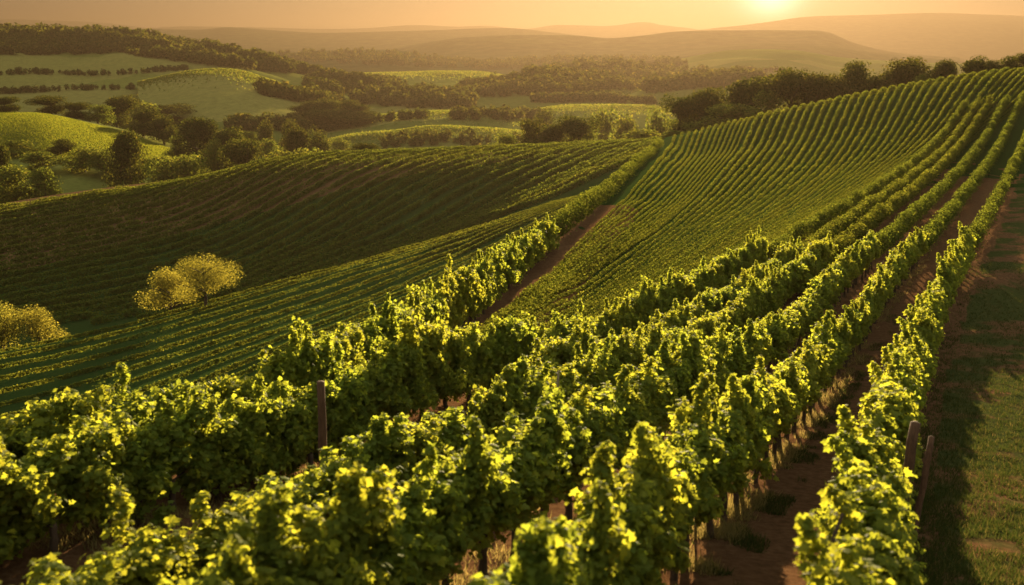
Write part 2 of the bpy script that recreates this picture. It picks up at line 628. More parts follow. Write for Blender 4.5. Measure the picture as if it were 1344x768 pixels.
def soil_mask(x, y):
    s = np.full(x.shape, .35)
    dd = dist_to(row_d[::3], x, y)
    dl = dist_to(row_l[::3], x, y)
    rows = (dd < 2.8) & (dd > -9)
    s = np.where(rows, .95, s)
    s = np.where((dd > .0) & (dd < 2.5), .55 + .6 * np.exp(-((dd - 1.2) / .55) ** 2), s)
    s = np.where((dd > 2.5) & (dd < 3.4), .5, s)
    s = np.where(dd >= 3.4, .08, s)
    s = np.where((dl > -1) & (dl < 3.2), .85, s)
    rd = np.hypot(x, y) + 26 * vnoise(x / 2.5, y / 6, 41) + 22 * vnoise(x / .8, y / 2, 42)
    s = np.where((rd > 82) & ~((dd > -9) & (dd < 16) & (rd < 116)), -2.0, s)
    s = np.where((dl > 3.2) & (dd < -10), -2.0, s)
    s = np.where(dl < -4, -2.0, s)
    return s


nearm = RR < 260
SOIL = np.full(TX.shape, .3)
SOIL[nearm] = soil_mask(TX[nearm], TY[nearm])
FAR = np.clip((RR - 330) / 120, 0, 1)
ii = np.arange(NR * NA).reshape(NR, NA)
tf = np.stack([ii[:-1, :-1], ii[:-1, 1:], ii[1:, 1:], ii[1:, :-1]], -1).reshape(-1, 4)
tv = np.stack([TX, TY, TZ], -1).reshape(-1, 3)
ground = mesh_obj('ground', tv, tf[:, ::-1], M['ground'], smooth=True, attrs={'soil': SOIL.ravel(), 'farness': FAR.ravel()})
tag(ground, 'sloping vineyard ground of brown soil and dark grass', 'ground', kind='structure')

# ------------------------------------------------------------------ far hills
HILLS = {}


class Hill:
    def __init__(s, name, crest, mat, label, front=.35, back=.3, base=-72, power=1.35, rough=0.0, seed=1, nu=120, cat='hill'):
        w = np.array([P(*c) for c in crest])
        s.w = resample(w, nu)
        s.front, s.back, s.base, s.power, s.rough, s.seed = front, back, base, power, rough, seed
        ss = np.concatenate([np.linspace(-1, 0, 36), np.linspace(0, 1, 14)[1:]])
        U, S = np.meshgrid(np.linspace(0, 1, nu), ss)
        v = s.pt(U.ravel(), S.ravel())
        k = np.arange(len(ss) * nu).reshape(len(ss), nu)
        f = np.stack([k[:-1, :-1], k[:-1, 1:], k[1:, 1:], k[1:, :-1]], -1).reshape(-1, 4)
        s.v, s.f = v, f
        s.o = tag(mesh_obj(name, v, f, mat, smooth=True), label, cat, kind='structure')
        HILLS[label] = s

    def pt(s, u, q):
        u, q = np.asarray(u, float), np.asarray(q, float)
        t = np.linspace(0, 1, len(s.w))
        c = np.stack([np.interp(u, t, s.w[:, k]) for k in range(3)], -1)
        r = np.where(q < 0, 1 + q * s.front, 1 + q * s.back)
        drop = np.abs(q) ** s.power
        x, y = c[..., 0] * r, c[..., 1] * r
        z = c[..., 2] * (1 - drop) + s.base * drop
        if s.rough:
            sc = np.linalg.norm(c, axis=-1) / 22
            win = np.clip(np.abs(q) * 4, 0, 1) * (1 - np.abs(q))
            z = z + s.rough * win * (vnoise(x / sc, y / sc, s.seed) + .5 * vnoise(x * 2.3 / sc, y * 2.3 / sc, s.seed + 1))
        return np.stack([x, y, z], -1)


def hill_set():
    e = -60
    Hill('hill', [(-120, 27, 10000), (0, 25, 10000), (60, 27, 10000), (120, 29, 10000), (180, 35, 10000), (230, 44, 10000)], M['wooded'], 'palest ridge on the horizon at the far left', .3)
    Hill('hill', [(140, 42, 9000), (230, 35, 9000), (280, 35, 9000), (340, 36, 9000), (420, 38, 9000), (480, 37, 9000), (540, 33, 9000), (600, 35, 9000), (640, 34, 9000), (690, 38, 9000), (730, 33, 9000), (800, 34, 9000), (845, 29, 9000), (870, 33, 9000), (910, 38, 9000), (960, 46, 9000)], M['wooded'], 'long pale ridge with a low peak along the middle of the horizon', .3)
    Hill('hill', [(840, 46, 7600), (890, 42, 7600), (950, 36, 7600), (1000, 30, 7600), (1060, 22, 7600), (1130, 20, 7600), (1230, 17, 7600), (1290, 19, 7600), (1344, 21, 7600), (1480, 26, 7600)], M['wooded'], 'broad tall ridge under the sun on the right horizon', .35, rough=45)
    Hill('hill', [(120, 44, 5600), (170, 38, 5600), (260, 39, 5600), (300, 36, 5600), (360, 40, 5600), (420, 43, 5600), (480, 42, 5600), (560, 40, 5600), (670, 37, 5600), (720, 42, 5600), (770, 48, 5600), (830, 58, 5600)], M['wooded'], 'hazy brown ridge behind the dark wooded hill', .35)
    Hill('hill', [(500, 68, 3900), (560, 56, 3900), (600, 50, 3900), (690, 46, 3900), (760, 47, 3900), (800, 50, 3900), (850, 46, 3900), (880, 42, 3900), (960, 40, 3900), (1040, 40, 3900), (1085, 42, 3900), (1120, 56, 3900), (1170, 68, 3900), (1260, 76, 3900)], M['wooded'], 'long wooded ridge in the haze below the sun', .3, rough=25, seed=4)
    Hill('hill', [(260, 80, 2700), (340, 72, 2700), (400, 68, 2700), (448, 66, 2700), (540, 68, 2700), (570, 76, 2700), (640, 80, 2700), (720, 75, 2700), (770, 72, 2700), (830, 74, 2700), (900, 80, 2700), (980, 92, 2700)], M['wooded'], 'low wooded ridge with a bumpy top behind the valley fields', .3, rough=15, seed=5)
    Hill('hill', [(860, 84, 2100), (920, 72, 2100), (960, 66, 2100), (1040, 66, 2100), (1100, 75, 2100), (1170, 80, 2100), (1260, 84, 2100), (1400, 88, 2100), (1500, 92, 2100)], M['pasture'], 'smooth hazy hill with pale fields below the bright sun', .4, rough=12, seed=6)
    Hill('hill', [(640, 120, 1700), (700, 98, 1700), (750, 88, 1700), (790, 85, 1700), (850, 88, 1700), (900, 92, 1700), (960, 98, 1700), (1040, 104, 1700), (1120, 110, 1700)], M['wooded'], 'rounded wooded hill in the middle of the valley', .35, rough=10, seed=7)
    Hill('hill', [(380, 120, 1500), (448, 100, 1500), (520, 96, 1500), (600, 94, 1500), (650, 97, 1500), (700, 112, 1500)], M['pasture'], 'pale green field sloping in the valley centre', .4, rough=6, seed=8)
    Hill('hill', [(560, 130, 1250), (610, 114, 1250), (650, 106, 1250), (700, 101, 1250), (760, 103, 1250), (800, 108, 1250), (840, 118, 1250), (875, 129, 1250), (920, 142, 1250)], M['pasture'], 'low hill with a woodland cap and a bright grassy edge', .4, rough=8, seed=9)
    Hill('hill', [(-140, 40, 1400), (0, 40, 1400), (80, 42, 1400), (160, 44, 1400), (220, 53, 1400), (290, 63, 1380), (330, 74, 1350), (400, 92, 1300), (450, 102, 1250), (520, 112, 1200), (600, 126, 1150), (660, 142, 1100)], M['pasture'], 'broad green hill with dark woods on top at the left', .5, rough=26, seed=10, power=1.2)
    Hill('hill', [(180, 108, 900), (260, 92, 900), (310, 92, 900), (350, 103, 900), (400, 122, 900), (440, 140, 900), (500, 160, 900)], M['pasture'], 'grassy spur with a lit right shoulder on the green hill', .3, rough=5, seed=11)
    Hill('hill', [(380, 176, 780), (450, 158, 780), (540, 148, 780), (600, 146, 780), (640, 147, 790), (680, 156, 800), (740, 172, 800)], M['pasture'], 'gentle pasture rise on the valley floor', .3, rough=4, seed=12)
    Hill('hill', [(380, 200, 640), (450, 180, 640), (520, 172, 640), (560, 166, 640), (620, 168, 640), (690, 174, 640), (760, 186, 640), (840, 200, 640)], M['pasture'], 'shaded field rise just beyond the vineyard crest', .25, rough=3, seed=13)
    Hill('hill', [(640, 160, 900), (720, 142, 900), (790, 139, 900), (860, 140, 900), (960, 146, 900), (1060, 150, 900)], M['pasture'], 'low field rise beyond the trees at the valley centre', .3, rough=4, seed=14)
    Hill('hill', [(420, 150, 1020), (480, 134, 1020), (540, 126, 1020), (590, 125, 1020), (640, 131, 1020), (700, 146, 1020)], M['pasture'], 'small rounded field hill left of the valley centre', .3, rough=5, seed=16)
    Hill('hill', [(800, 132, 1120), (860, 114, 1120), (920, 106, 1120), (980, 105, 1120), (1050, 112, 1120), (1140, 126, 1120)], M['pasture'], 'rolling field hill behind the dark ridge trees', .35, rough=8, seed=17)
    Hill('hill', [(860, 76, 3200), (930, 62, 3200), (1000, 57, 3200), (1080, 60, 3200), (1160, 71, 3200), (1260, 80, 3200)], M['wooded'], 'hazy wooded ridge straight below the sun', .3, rough=15, seed=18)
    Hill('hill', [(-120, 146, 520), (0, 148, 520), (60, 150, 520), (120, 163, 520), (160, 173, 520), (190, 184, 520), (230, 197, 510), (280, 206, 500), (340, 218, 490)], M['meadow'], 'sunlit yellow green meadow hill at the left edge', .34, rough=0, seed=15, base=-58, power=1.7)


hill_set()

# one tree of triangles to find the ground under things that stand far off
allv, allf, k0 = [tv], [tf], len(tv)
for h in HILLS.values():
    allv.append(h.v); allf.append(h.f + k0); k0 += len(h.v)
BVH = BVHTree.FromPolygons([tuple(v) for v in np.vstack(allv)], [tuple(f) for f in np.vstack(allf).tolist()])


def gz(x, y):
    h = BVH.ray_cast(Vector((x, y, 400)), Vector((0, 0, -1)))
    return h[0].z if h[0] is not None else -62.0


def hit(px, py):
    d = P(px, py, 1.0)
    h = BVH.ray_cast(Vector((0, 0, 0)), Vector(d).normalized())
    return h[0]


# ------------------------------------------------------------------ grapevines of the near rows
def make_foliage(seed, length=1.7, low=.5, top=1.75, tall=2, spread=.2, lean=0.0, puffs=62, per=84):
    """A vine's leaves: puffs of leaves round its shoots, upright young shoots above, a dense heart inside."""
    rg = np.random.default_rng(seed)
    pos, nrm, size = [], [], []

    def puff(c, R, n, sz=(.046, .098)):
        d = unit(rg.normal(size=(n, 3)) + np.array([0, 0, .25]))
        rad = R * rg.random(n) ** .4 * (1 + .25 * rg.normal(size=n))
        pos.append(c + d * rad[:, None] * np.array([1.05, 1, 1.1]))
        nrm.append(d * .9 + np.array([0, 0, .55]) + rg.normal(0, .55, (n, 3)))
        size.append(sz[0] + (sz[1] - sz[0]) * rg.random(n) ** 1.4 * 1.35)

    def shift(z): return lean * np.clip((z - low) / (top - low), 0, 1.3)
    prof = rg.uniform(-.14, .10, 6)
    for i in range(puffs):
        x = rg.uniform(-length / 2, length / 2)
        f = rg.random() ** .8
        tp = top - .14 + np.interp(x, np.linspace(-length / 2, length / 2, 6), prof)
        z = low + .12 + (tp - low - .12) * f
        y = rg.normal(0, spread) * (1.15 - .45 * f)
        puff(np.array([x, y + shift(z), z]), rg.uniform(.13, .22), per)
    for i in range(tall):
        x = rg.uniform(-length / 2, length / 2)
        y = rg.normal(0, spread * .6)
        z = top - .05
        R = rg.uniform(.12, .16)
        for k in range(int(rg.integers(2, 5))):
            puff(np.array([x, y + shift(z), z]), R, int(62 * R / .14), (.05, .085))
            z += R * 1.15
            x += rg.normal(0, .05)
            y += rg.normal(0, .04)
            R *= .8
    n = 260
    z = rg.uniform(low + .15, top - .18, n)
    pos.append(np.stack([rg.uniform(-length / 2, length / 2, n), rg.normal(0, .09, n) + shift(z), z], 1))
    nrm.append(np.stack([rg.normal(0, .3, n), rg.choice([-1, 1], n), rg.normal(0, .4, n)], 1))
    size.append(rg.uniform(.11, .17, n))
    return leaf_cloud(np.vstack(pos), np.concatenate(size), np.vstack(nrm), 'leaf', rg)


def make_vine(seed, low, top, tall=2, trunk_r=.052, spread=.2, lean=0.0):
    r = empty('grapevine')
    rg = np.random.default_rng(seed + 500)
    v, f = make_foliage(seed, low=low, top=top, tall=tall, spread=spread, lean=lean)
    mesh_obj('foliage', v, f, M['vine_leaf'], r)
    b = Build()
    zz = np.linspace(-.12, low + .3, 8)
    path = np.stack([np.cumsum(rg.normal(0, .012, 8)), np.cumsum(rg.normal(0, .012, 8)), zz], 1)
    b.tube(path, trunk_r * (1.25 - .35 * np.linspace(0, 1, 8)) * rg.uniform(.85, 1.15, 8), 8)
    b.obj('trunk', M['vine_bark'], r, True)
    b = Build()
    for s in (-1, 1):
        t = np.linspace(0, 1, 6)
        path = np.stack([path[-1, 0] * (1 - t) + s * .66 * t, path[-1, 1] * (1 - t) + rg.normal(0, .01, 6), low + .28 + .06 * np.sin(t * 2.5)], 1) if False else np.stack([s * .66 * t, rg.normal(0, .012, 6), low + .26 + .07 * np.sin(t * 2.8)], 1)
        b.tube(path, .02 * (1.2 - .6 * t), 6)
    b.obj('cordon', M['vine_bark'], r, True)
    return r


near_kinds = [make_vine(10 + i, .74, 1.85 + .08 * (i % 3), (1, 3, 2, 0, 4, 1)[i], spread=.17) for i in range(6)]
low_kinds = [make_vine(40 + i, .26, 1.72 + .08 * (i % 3), (1, 3, 0, 2, 1)[i], spread=.2) for i in range(5)]
lean_kinds = [make_vine(80 + i, .62, 1.8 + .08 * (i % 3), (2, 4, 1, 3, 2)[i], spread=.16, lean=.25) for i in range(5)]
shoot_kinds = [make_vine(60 + i, .74, 1.95, 7, spread=.18) for i in range(3)]
for p in near_kinds + low_kinds + lean_kinds + shoot_kinds:
    p['category'] = 'vine'
used_vine = set()


def place_vine(proto, loc, rz, sc, label, group):
    if proto.name not in used_vine:
        used_vine.add(proto.name)
        o = proto
        o.location, o.rotation_euler, o.scale = loc, (0, 0, rz), sc
    else:
        o = copy_thing(proto, loc, rz, sc)
    tag(o, label, 'vine', group)
    return o


ROWS = {  # sideways distance from row d, kinds, label, group, near end, far end, height
    'a': (-7.9, low_kinds, 'leafy grapevine in the row climbing up behind the tall dark post', 'vines of the row behind the tall dark post', 6.5, 58, 1.1),
    'f': (-6.0, low_kinds, 'leafy grapevine in the short row between the tall post row and the thin stake row', 'vines of the short middle row', 24, 58, .95),
    'b': (-4.5, low_kinds, 'leafy grapevine in the row with the thin stake at its centre', 'vines of the row with the thin centre stake', 6.5, 58, 1.0),
    'c': (-2.2, near_kinds, 'leafy grapevine in the row just left of the trunk lined row', 'vines of the row left of the trunk lined row', 6.5, 58, 1.0),
    'd': (0.0, near_kinds, 'leafy grapevine with bare dark trunk along the left of the dirt track', 'vines lining the dirt track', 6.5, 58, 1.0),
    'e': (2.6, lean_kinds, 'brightly lit grapevine in the row beside the dark grass strip', 'vines beside the grass strip', 6.5, 58, 1.0),
}
SPACING = 1.25
row_world = {}
vine_count = 0


def plant_row(key, line, kinds, label, group, ymin, ymax, zlift=0.0, hs=1.0):
    global vine_count
    rg = np.random.default_rng(sum(map(ord, key)) * 7)
    pts = by_length(line, SPACING)
    tg = np.gradient(pts, axis=0)
    z = terrain(pts[:, 0], pts[:, 1])
    for i, (p, t) in enumerate(zip(pts, tg)):
        if not (ymin <= p[1] <= ymax): continue
        if key == 'e' and 13.0 < p[1] < 14.9: continue      # the open bay with the bare posts
        kd = kinds[int(rg.integers(len(kinds)))]
        if key in 'bcd' and p[1] < 30 and rg.random() < .3: kd = shoot_kinds[int(rg.integers(3))]
        flip = math.pi if rg.random() < .5 and kinds is not lean_kinds else 0
        s = rg.uniform(.9, 1.12) * hs
        if key == 'e':      # the nearest vines of this row lean out over the track
            w = np.clip((16 - p[1]) / 3.5, 0, 1)
            p = p - np.array([math.cos(.46), -math.sin(.46), 0]) * .08 * w
            z[i] = float(terrain(p[0], p[1]))
        if key in 'ab': s *= np.interp(p[1], [9, 11, 15, 20], [.74, .76, .85, 1.0])
        if key == 'l': s *= np.interp(p[1], [11, 16, 22, 40, 62], [.60, .80, 1.0, 1.0, .9])
        if key == 'c': s *= np.interp(p[1], [8, 18], [.92, 1.0])
        place_vine(kd, (p[0] + rg.normal(0, .04), p[1], z[i]), math.atan2(t[1], t[0]) + flip + rg.normal(0, .05),
                   (rg.uniform(.98, 1.1), rg.uniform(.9, 1.12), s), label, group)
        vine_count += 1
    return pts, z


for k, (off, kinds, label, group, y0, y1, hs) in ROWS.items():
    line = offset(row_d, off) if off else row_d
    # carry the line on toward the viewer so that it leaves the frame
    d0 = line[0] - line[3]
    line = np.vstack([line[0] + d0 * 3, line])
    row_world[k] = line
    plant_row(k, line, kinds, label, group, y0, y1, hs=hs)
row_world['l'] = row_l
plant_row('l', row_l, low_kinds, 'leafy grapevine in the long row left of the far brown track', 'vines of the long row along the spur', 8, 62, hs=1.2)
print('vines', vine_count)


# ------------------------------------------------------------------ vine rows of the hillsides
def row_mesh(line, per_m, width, low, top, size, rg, sp=None):
    if sp is not None: line = np.hstack([line, sp[:, None]])
    pts = by_length(line, .5)
    z = terrain(pts[:, 0], pts[:, 1])
    L = .5 * (len(pts) - 1)
    n = int(L * per_m)
    t = rg.uniform(0, len(pts) - 1.001, n)
    i = t.astype(int)
    k = np.ones(n) if sp is None else pts[i, 3]
    fr = (t - i)[:, None]
    q = np.hstack([pts[:, :2], z[:, None]])
    c = q[i] * (1 - fr) + q[i + 1] * fr
    tg = unit((q[i + 1] - q[i])[:, :2])
    s = t * .5
    ph = rg.uniform(0, 60, 2)
    clump = .5 + .6 * vnoise(s / (.55 * k.mean()) + ph[0], np.zeros(n), int(rg.integers(1000))) + .6 * vnoise(s / (1.9 * k.mean()) + ph[0], np.zeros(n), int(rg.integers(1000)))
    gap = vnoise(s / 3.0 + ph[1], np.zeros(n), int(rg.integers(1000)))
    lat = rg.normal(0, width * .36, n).clip(-width * .7, width * .7) * k
    hh = k * top * (.80 + .26 * clump + .24 * gap)
    zz = low * k + (hh - low * k) * np.sqrt(rg.random(n)) * (1 - .35 * (np.abs(lat) / width / k) ** 2)
    core = rg.random(n) < .38
    lat = np.where(core, lat * .25, lat)
    zz = np.where(core, low * k + (hh * .82 - low * k) * rg.random(n), zz)
    keep = rg.random(n) < np.clip(1.1 + 1.6 * gap, .35, 1)
    pos = np.stack([c[:, 0] - tg[:, 1] * lat, c[:, 1] + tg[:, 0] * lat, c[:, 2] + zz], 1)[keep]
    nn = len(pos)
    side = np.where(core[keep], rg.choice([-1, 1], nn) * 3.0, lat[keep] / (width * k[keep]) * 1.6)
    tk = tg[keep]
    nrm = np.stack([-tk[:, 1] * side, tk[:, 0] * side, np.where(core[keep], 0, .8)], 1) + rg.normal(0, .42, (nn, 3))
    return leaf_cloud(pos, rg.uniform(.7, 1.25, nn) * np.where(core[keep], 1.35, 1.0) * size * k[keep] ** .8, nrm, 'quad', rg)


def vine_row(line, label, group, per_m=46, width=.75, low=.3, top=1.5, size=.26, seed=0, sp=None):
    rg = np.random.default_rng(seed)
    v, f = row_mesh(line, per_m, width, low, top, size, rg, sp)
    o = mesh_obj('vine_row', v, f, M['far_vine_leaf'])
    return tag(o, label, 'vine row', group)


ORD = ['first', 'second', 'third', 'fourth', 'fifth', 'sixth', 'seventh', 'eighth', 'ninth', 'tenth', 'eleventh', 'twelfth', 'thirteenth', 'fourteenth', 'fifteenth',
       'sixteenth', 'seventeenth', 'eighteenth', 'nineteenth', 'twentieth']
TENS = {2: 'twenty', 3: 'thirty', 4: 'forty', 5: 'fifty', 6: 'sixty'}
TENTH = {3: 'thirtieth', 4: 'fortieth', 5: 'fiftieth', 6: 'sixtieth'}


def ordinal(n):
    if n <= 20: return ORD[n - 1]
    t, u = divmod(n, 10)
    return TENTH[t] if u == 0 else TENS[t] + '-' + ORD[u - 1]


def unproject_on(fn, px, py, lo=60, hi=420):
    """First point of the sight line through (px, py) that meets the layer fn."""
    Y = np.linspace(lo, hi, 1400)
    d = P(px, py, 1.0)
    x, z = d[0] * Y, d[2] * Y
    s = z - fn(x, Y)
    k = np.nonzero(s < 0)[0]
    if not len(k):
        j = int(np.argmin(s))
    else:
        j = int(k[0])
    return np.array([x[j], Y[j], z[j]])


def on_terrain(x, y): return terrain(x, y)


def guide_rows(fn, guides, counts, lo, hi, n=30):
    gl = []
    for g in guides:
        w = np.array([unproject_on(fn, px, py, lo, hi) for px, py in g])
        gl.append(resample(w, n))
    rows = []
    for (a, b), c in zip(zip(gl[:-1], gl[1:]), counts):
        for i in range(c):
            t = i / c
            rows.append(a * (1 - t) + b * t)
    rows.append(gl[-1])
    return rows


def carry_on(rows, dist, n=5):
    out = []
    for r in rows:
        d = unit((r[-1] - r[-4])[None])[0]
        out.append(np.vstack([r, r[-1] + d * np.linspace(dist / n, dist, n)[:, None]]))
    return out


def spacing(rows, i, lo, hi):
    r = rows[i]
    o = rows[i - 1] if i else rows[1]
    tg = unit(np.gradient(r[:, :2], axis=0))
    w = o[:, :2] - r[:, :2]
    sp = np.abs(w[:, 0] * tg[:, 1] - w[:, 1] * tg[:, 0])
    return np.convolve(np.pad(sp, 3, 'edge'), np.ones(7) / 7, 'valid').clip(lo, hi)


D_rows = guide_rows(layer_d, [
    [(-80, 290), (40, 270), (130, 256), (225, 240)],
    [(-80, 318), (60, 292), (190, 262), (300, 226)],
    [(-80, 358), (80, 325), (250, 283), (400, 212)],
    [(-80, 402), (100, 365), (300, 312), (520, 206)],
    [(-60, 434), (150, 398), (360, 330), (640, 201)],
    [(180, 425), (330, 375), (500, 300), (750, 196)],
    [(430, 370), (570, 315), (700, 255), (845, 192)],
    [(640, 290), (720, 262), (800, 225), (900, 190)]], [5, 5, 5, 4, 4, 5, 4], 176, 330)
D_rows = carry_on(D_rows, 30)
for i, r in enumerate(D_rows):
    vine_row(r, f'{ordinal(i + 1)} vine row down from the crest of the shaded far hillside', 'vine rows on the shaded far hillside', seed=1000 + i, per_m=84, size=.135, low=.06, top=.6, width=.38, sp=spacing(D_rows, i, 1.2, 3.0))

C_rows = guide_rows(layer_c, [
    [(-80, 478), (120, 440), (300, 392), (480, 343), (640, 296), (728, 266)],
    [(-80, 550), (120, 503), (300, 447), (480, 385), (640, 318), (738, 272)],
    [(-80, 612), (120, 560), (300, 488), (480, 416), (640, 342), (748, 280)],
    [(-80, 672), (120, 615), (300, 535), (480, 448), (640, 362), (752, 287)]], [5, 3, 3], 60, 192)
C_rows = carry_on(C_rows, 14)
for i, r in enumerate(C_rows):
    vine_row(r, f'{ordinal(i + 1)} vine row below the golden tree on the lit middle slope', 'vine rows on the lit middle slope', seed=1100 + i, per_m=90, size=.10, low=.04, top=.30, width=.22, sp=spacing(C_rows, i, .8, 2.3))

B_rows = guide_rows(on_terrain, [
    [(600, 462), (640, 430), (715, 368), (796, 288), (846, 236), (882, 192)],
    [(655, 452), (690, 423), (775, 365), (885, 285), (940, 228), (985, 158)],
    [(770, 440), (830, 393), (910, 345), (1020, 272), (1085, 215), (1135, 124)],
    [(960, 375), (1020, 325), (1095, 280), (1190, 215), (1255, 165), (1310, 102)],
    [(1105, 310), (1150, 265), (1215, 220), (1300, 170), (1360, 128), (1420, 84)]], [12, 13, 14, 9], 26, 275)
B_rows = carry_on(B_rows, 16)
for i, r in enumerate(B_rows):
    sp = spacing(B_rows, i, 0.5, 2.4)
    vine_row(r, f'{ordinal(i + 1)} vine row right of the brown track on the right hillside', 'vine rows on the right hillside', seed=1200 + i, per_m=74, size=.16, low=.08, top=.66, width=.34, sp=sp)

far_names = {'f': 'far end of the short vine row beside the tall post row', 'a': 'far end of the vine row behind the tall dark post', 'b': 'far end of the vine row with the thin stake',
             'c': 'far end of the vine row left of the trunk lined row', 'd': 'far end of the vine row lining the dirt track',
             'e': 'far end of the vine row beside the grass strip', 'l': 'far end of the long vine row climbing to the vineyard crest'}
for k, line in row_world.items():
    ym = 62 if k == 'l' else ROWS[k][5]
    seg = line[line[:, 1] > ym - 2]
    p = by_length(seg, .5)
    p = p[p[:, 1] > ym + .4]
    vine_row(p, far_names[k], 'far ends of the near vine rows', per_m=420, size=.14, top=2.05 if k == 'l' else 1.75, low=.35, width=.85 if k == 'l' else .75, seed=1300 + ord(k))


# ------------------------------------------------------------------ trees
def crown_mesh(seed, n=2600, lobes=9, size=.05, squash=.8, low=.18):
    """Leaf clumps through a lobed crown of height 1, standing on z = 0."""
    rg = np.random.default_rng(seed)
    pos, nrm = [], []
    for i in range(lobes):
        a = rg.uniform(0, 2 * math.pi)
        rad = rg.uniform(.05, .33)
        c = np.array([math.cos(a) * rad, math.sin(a) * rad, rg.uniform(low + .14, .80)])
        if i == 0: c = np.array([0, 0, .72])
        R = rg.uniform(.18, .28) * (1.15 - .3 * abs(c[2] - .5))
        m = n // lobes
        d = unit(rg.normal(size=(m, 3)))
        r = R * rg.random(m) ** .36 * (1 + .38 * vnoise(d[:, 0] * 3 + i * 7, d[:, 2] * 3 + d[:, 1] * 2, seed + i))
        q = c + d * r[:, None] * np.array([1, 1, squash])
        pos.append(q)
        nrm.append(d + rg.normal(0, .6, (m, 3)) + np.array([0, 0, .3]))
    pos = np.vstack(pos)
    nrm = np.vstack(nrm)
    ok = pos[:, 2] > low * .5
    pos, nrm = pos[ok], nrm[ok]
    pos[:, 2] *= 1 / pos[:, 2].max()
    return leaf_cloud(pos, rg.uniform(.6, 1.3, len(pos)) * size, nrm, 'quad', rg)


def trunk_mesh(b, seed, h=.55, r=.022, limbs=5, reach=.28, sides=7):
    rg = np.random.default_rng(seed)
    t = np.linspace(0, 1, 7)
    path = np.stack([.03 * np.sin(t * 2 + seed), .03 * np.sin(t * 3 + seed * 2), -.04 + (h + .04) * t], 1)
    b.tube(path, r * (1.3 - .8 * t), sides)
    for i in range(limbs):
        k = int(rg.integers(2, 6))
        a = rg.uniform(0, 2 * math.pi)
        s = path[k]
        tt = np.linspace(0, 1, 5)
        q = s + np.stack([math.cos(a) * reach * tt, math.sin(a) * reach * tt, rg.uniform(.22, .36) * tt ** .8], 1)
        b.tube(q, r * .55 * (1.1 - .85 * tt), 5)


def make_tree(name, seed, leaf, n=2600, lobes=9, size=.05, low=.18, trunk=True, squash=.8):
    r = empty(name)
    v, f = crown_mesh(seed, n, lobes, size, squash, low)
    mesh_obj('crown', v, f, leaf, r)
    b = Build()
    trunk_mesh(b, seed)
    b.obj('trunk', M['bark'], r, True)
    return r


tree_kinds = [make_tree('broadleaf_tree', 200 + i, M['tree_leaf'], 8000, 12 + i % 4, .04, low=.02) for i in range(5)]
round_kinds = [make_tree('round_tree', 220 + i, M['tree_leaf'], 4200, 6, .04, low=.05, squash=.95) for i in range(2)]
bush_kinds = [make_tree('bush', 240 + i, M['shrub_leaf'], 4200, 9, .042, low=.02) for i in range(3)]
used_tree = set()


def plant(kinds, px, top, base, Y, wpx, label, group=None, cat='tree', base_on_ground=True):
    if group == RG: Y += np.interp(px, [895, 1346], [-12, -54])
    # A tree whose crown tops out at pixel row top, at distance Y; it stands on whatever ground lies there.
    q = P(px, base, Y)
    x, y = q[0], q[1]
    z = gz(x, y) if base_on_ground else q[2]
    tip = P(px, top, Y)[2]
    h = max((tip - z) * random.uniform(1.0, 1.16), 1.5)
    w = wpx / F * math.hypot(Y, z) * (1.75 if group == RG else 1.5)
    proto = kinds[random.randrange(len(kinds))]
    s = (w, w, h)
    if proto.name not in used_tree:
        used_tree.add(proto.name)
        o = proto
        o.location, o.rotation_euler, o.scale = (x, y, z), (0, 0, random.uniform(0, 6.28)), s
    else:
        o = copy_thing(proto, (x, y, z), random.uniform(0, 6.28), s)
    tag(o, label, cat, group)
    return o


T, R_, B_ = tree_kinds, round_kinds, bush_kinds
# trees behind the right hand crest
RG = 'trees behind the right hillside crest'
plant(T, 895, 126, 170, 292, 34, 'leftmost dark tree of the clump behind the right crest', RG)
plant(T, 922, 113, 165, 300, 46, 'dark tree with rounded shoulder second in the clump behind the crest', RG)
plant(T, 973, 105, 158, 302, 58, 'broad dark tree peaking above the left half of the right crest', RG)
plant(B_, 950, 136, 172, 280, 62, 'rounded lit hedge tree low in front of the crest clump', RG, 'tree')
plant(B_, 1003, 118, 158, 292, 40, 'glowing bush between the two clumps behind the crest', RG, 'bush')
plant(T, 1037, 95, 150, 296, 44, 'tall dark tree starting the solid clump under the sun', RG)
plant(T, 1066, 101, 150, 300, 44, 'dark tree in the middle of the solid clump under the sun', RG)
plant(T, 1094, 100, 145, 298, 40, 'dark tree right of middle in the clump under the sun', RG)
plant(T, 1117, 88, 140, 300, 40, 'pointed dark tree rising above the clump under the sun', RG)
plant(T, 1150, 98, 135, 296, 40, 'low dark tree closing the clump under the sun', RG)
plant(T, 1186, 84, 128, 300, 44, 'large dome shaped tree standing apart on the right crest', RG)
plant(B_, 1208, 100, 120, 285, 30, 'small shrub at the right foot of the dome shaped tree', RG, 'bush')
plant(T, 1238, 82, 112, 285, 30, 'dark square tree on the right crest past the shrub', RG)
plant(T, 1272, 77, 105, 280, 34, 'dark tall tree with spiky top on the right crest', RG)
plant(T, 1302, 80, 102, 275, 22, 'small dark tree between two others near the right edge', RG)
plant(T, 1322, 77, 98, 272, 24, 'dark tree second from the right edge on the crest', RG)
plant(T, 1346, 72, 92, 268, 26, 'dark tree cut by the right edge of the view', RG)
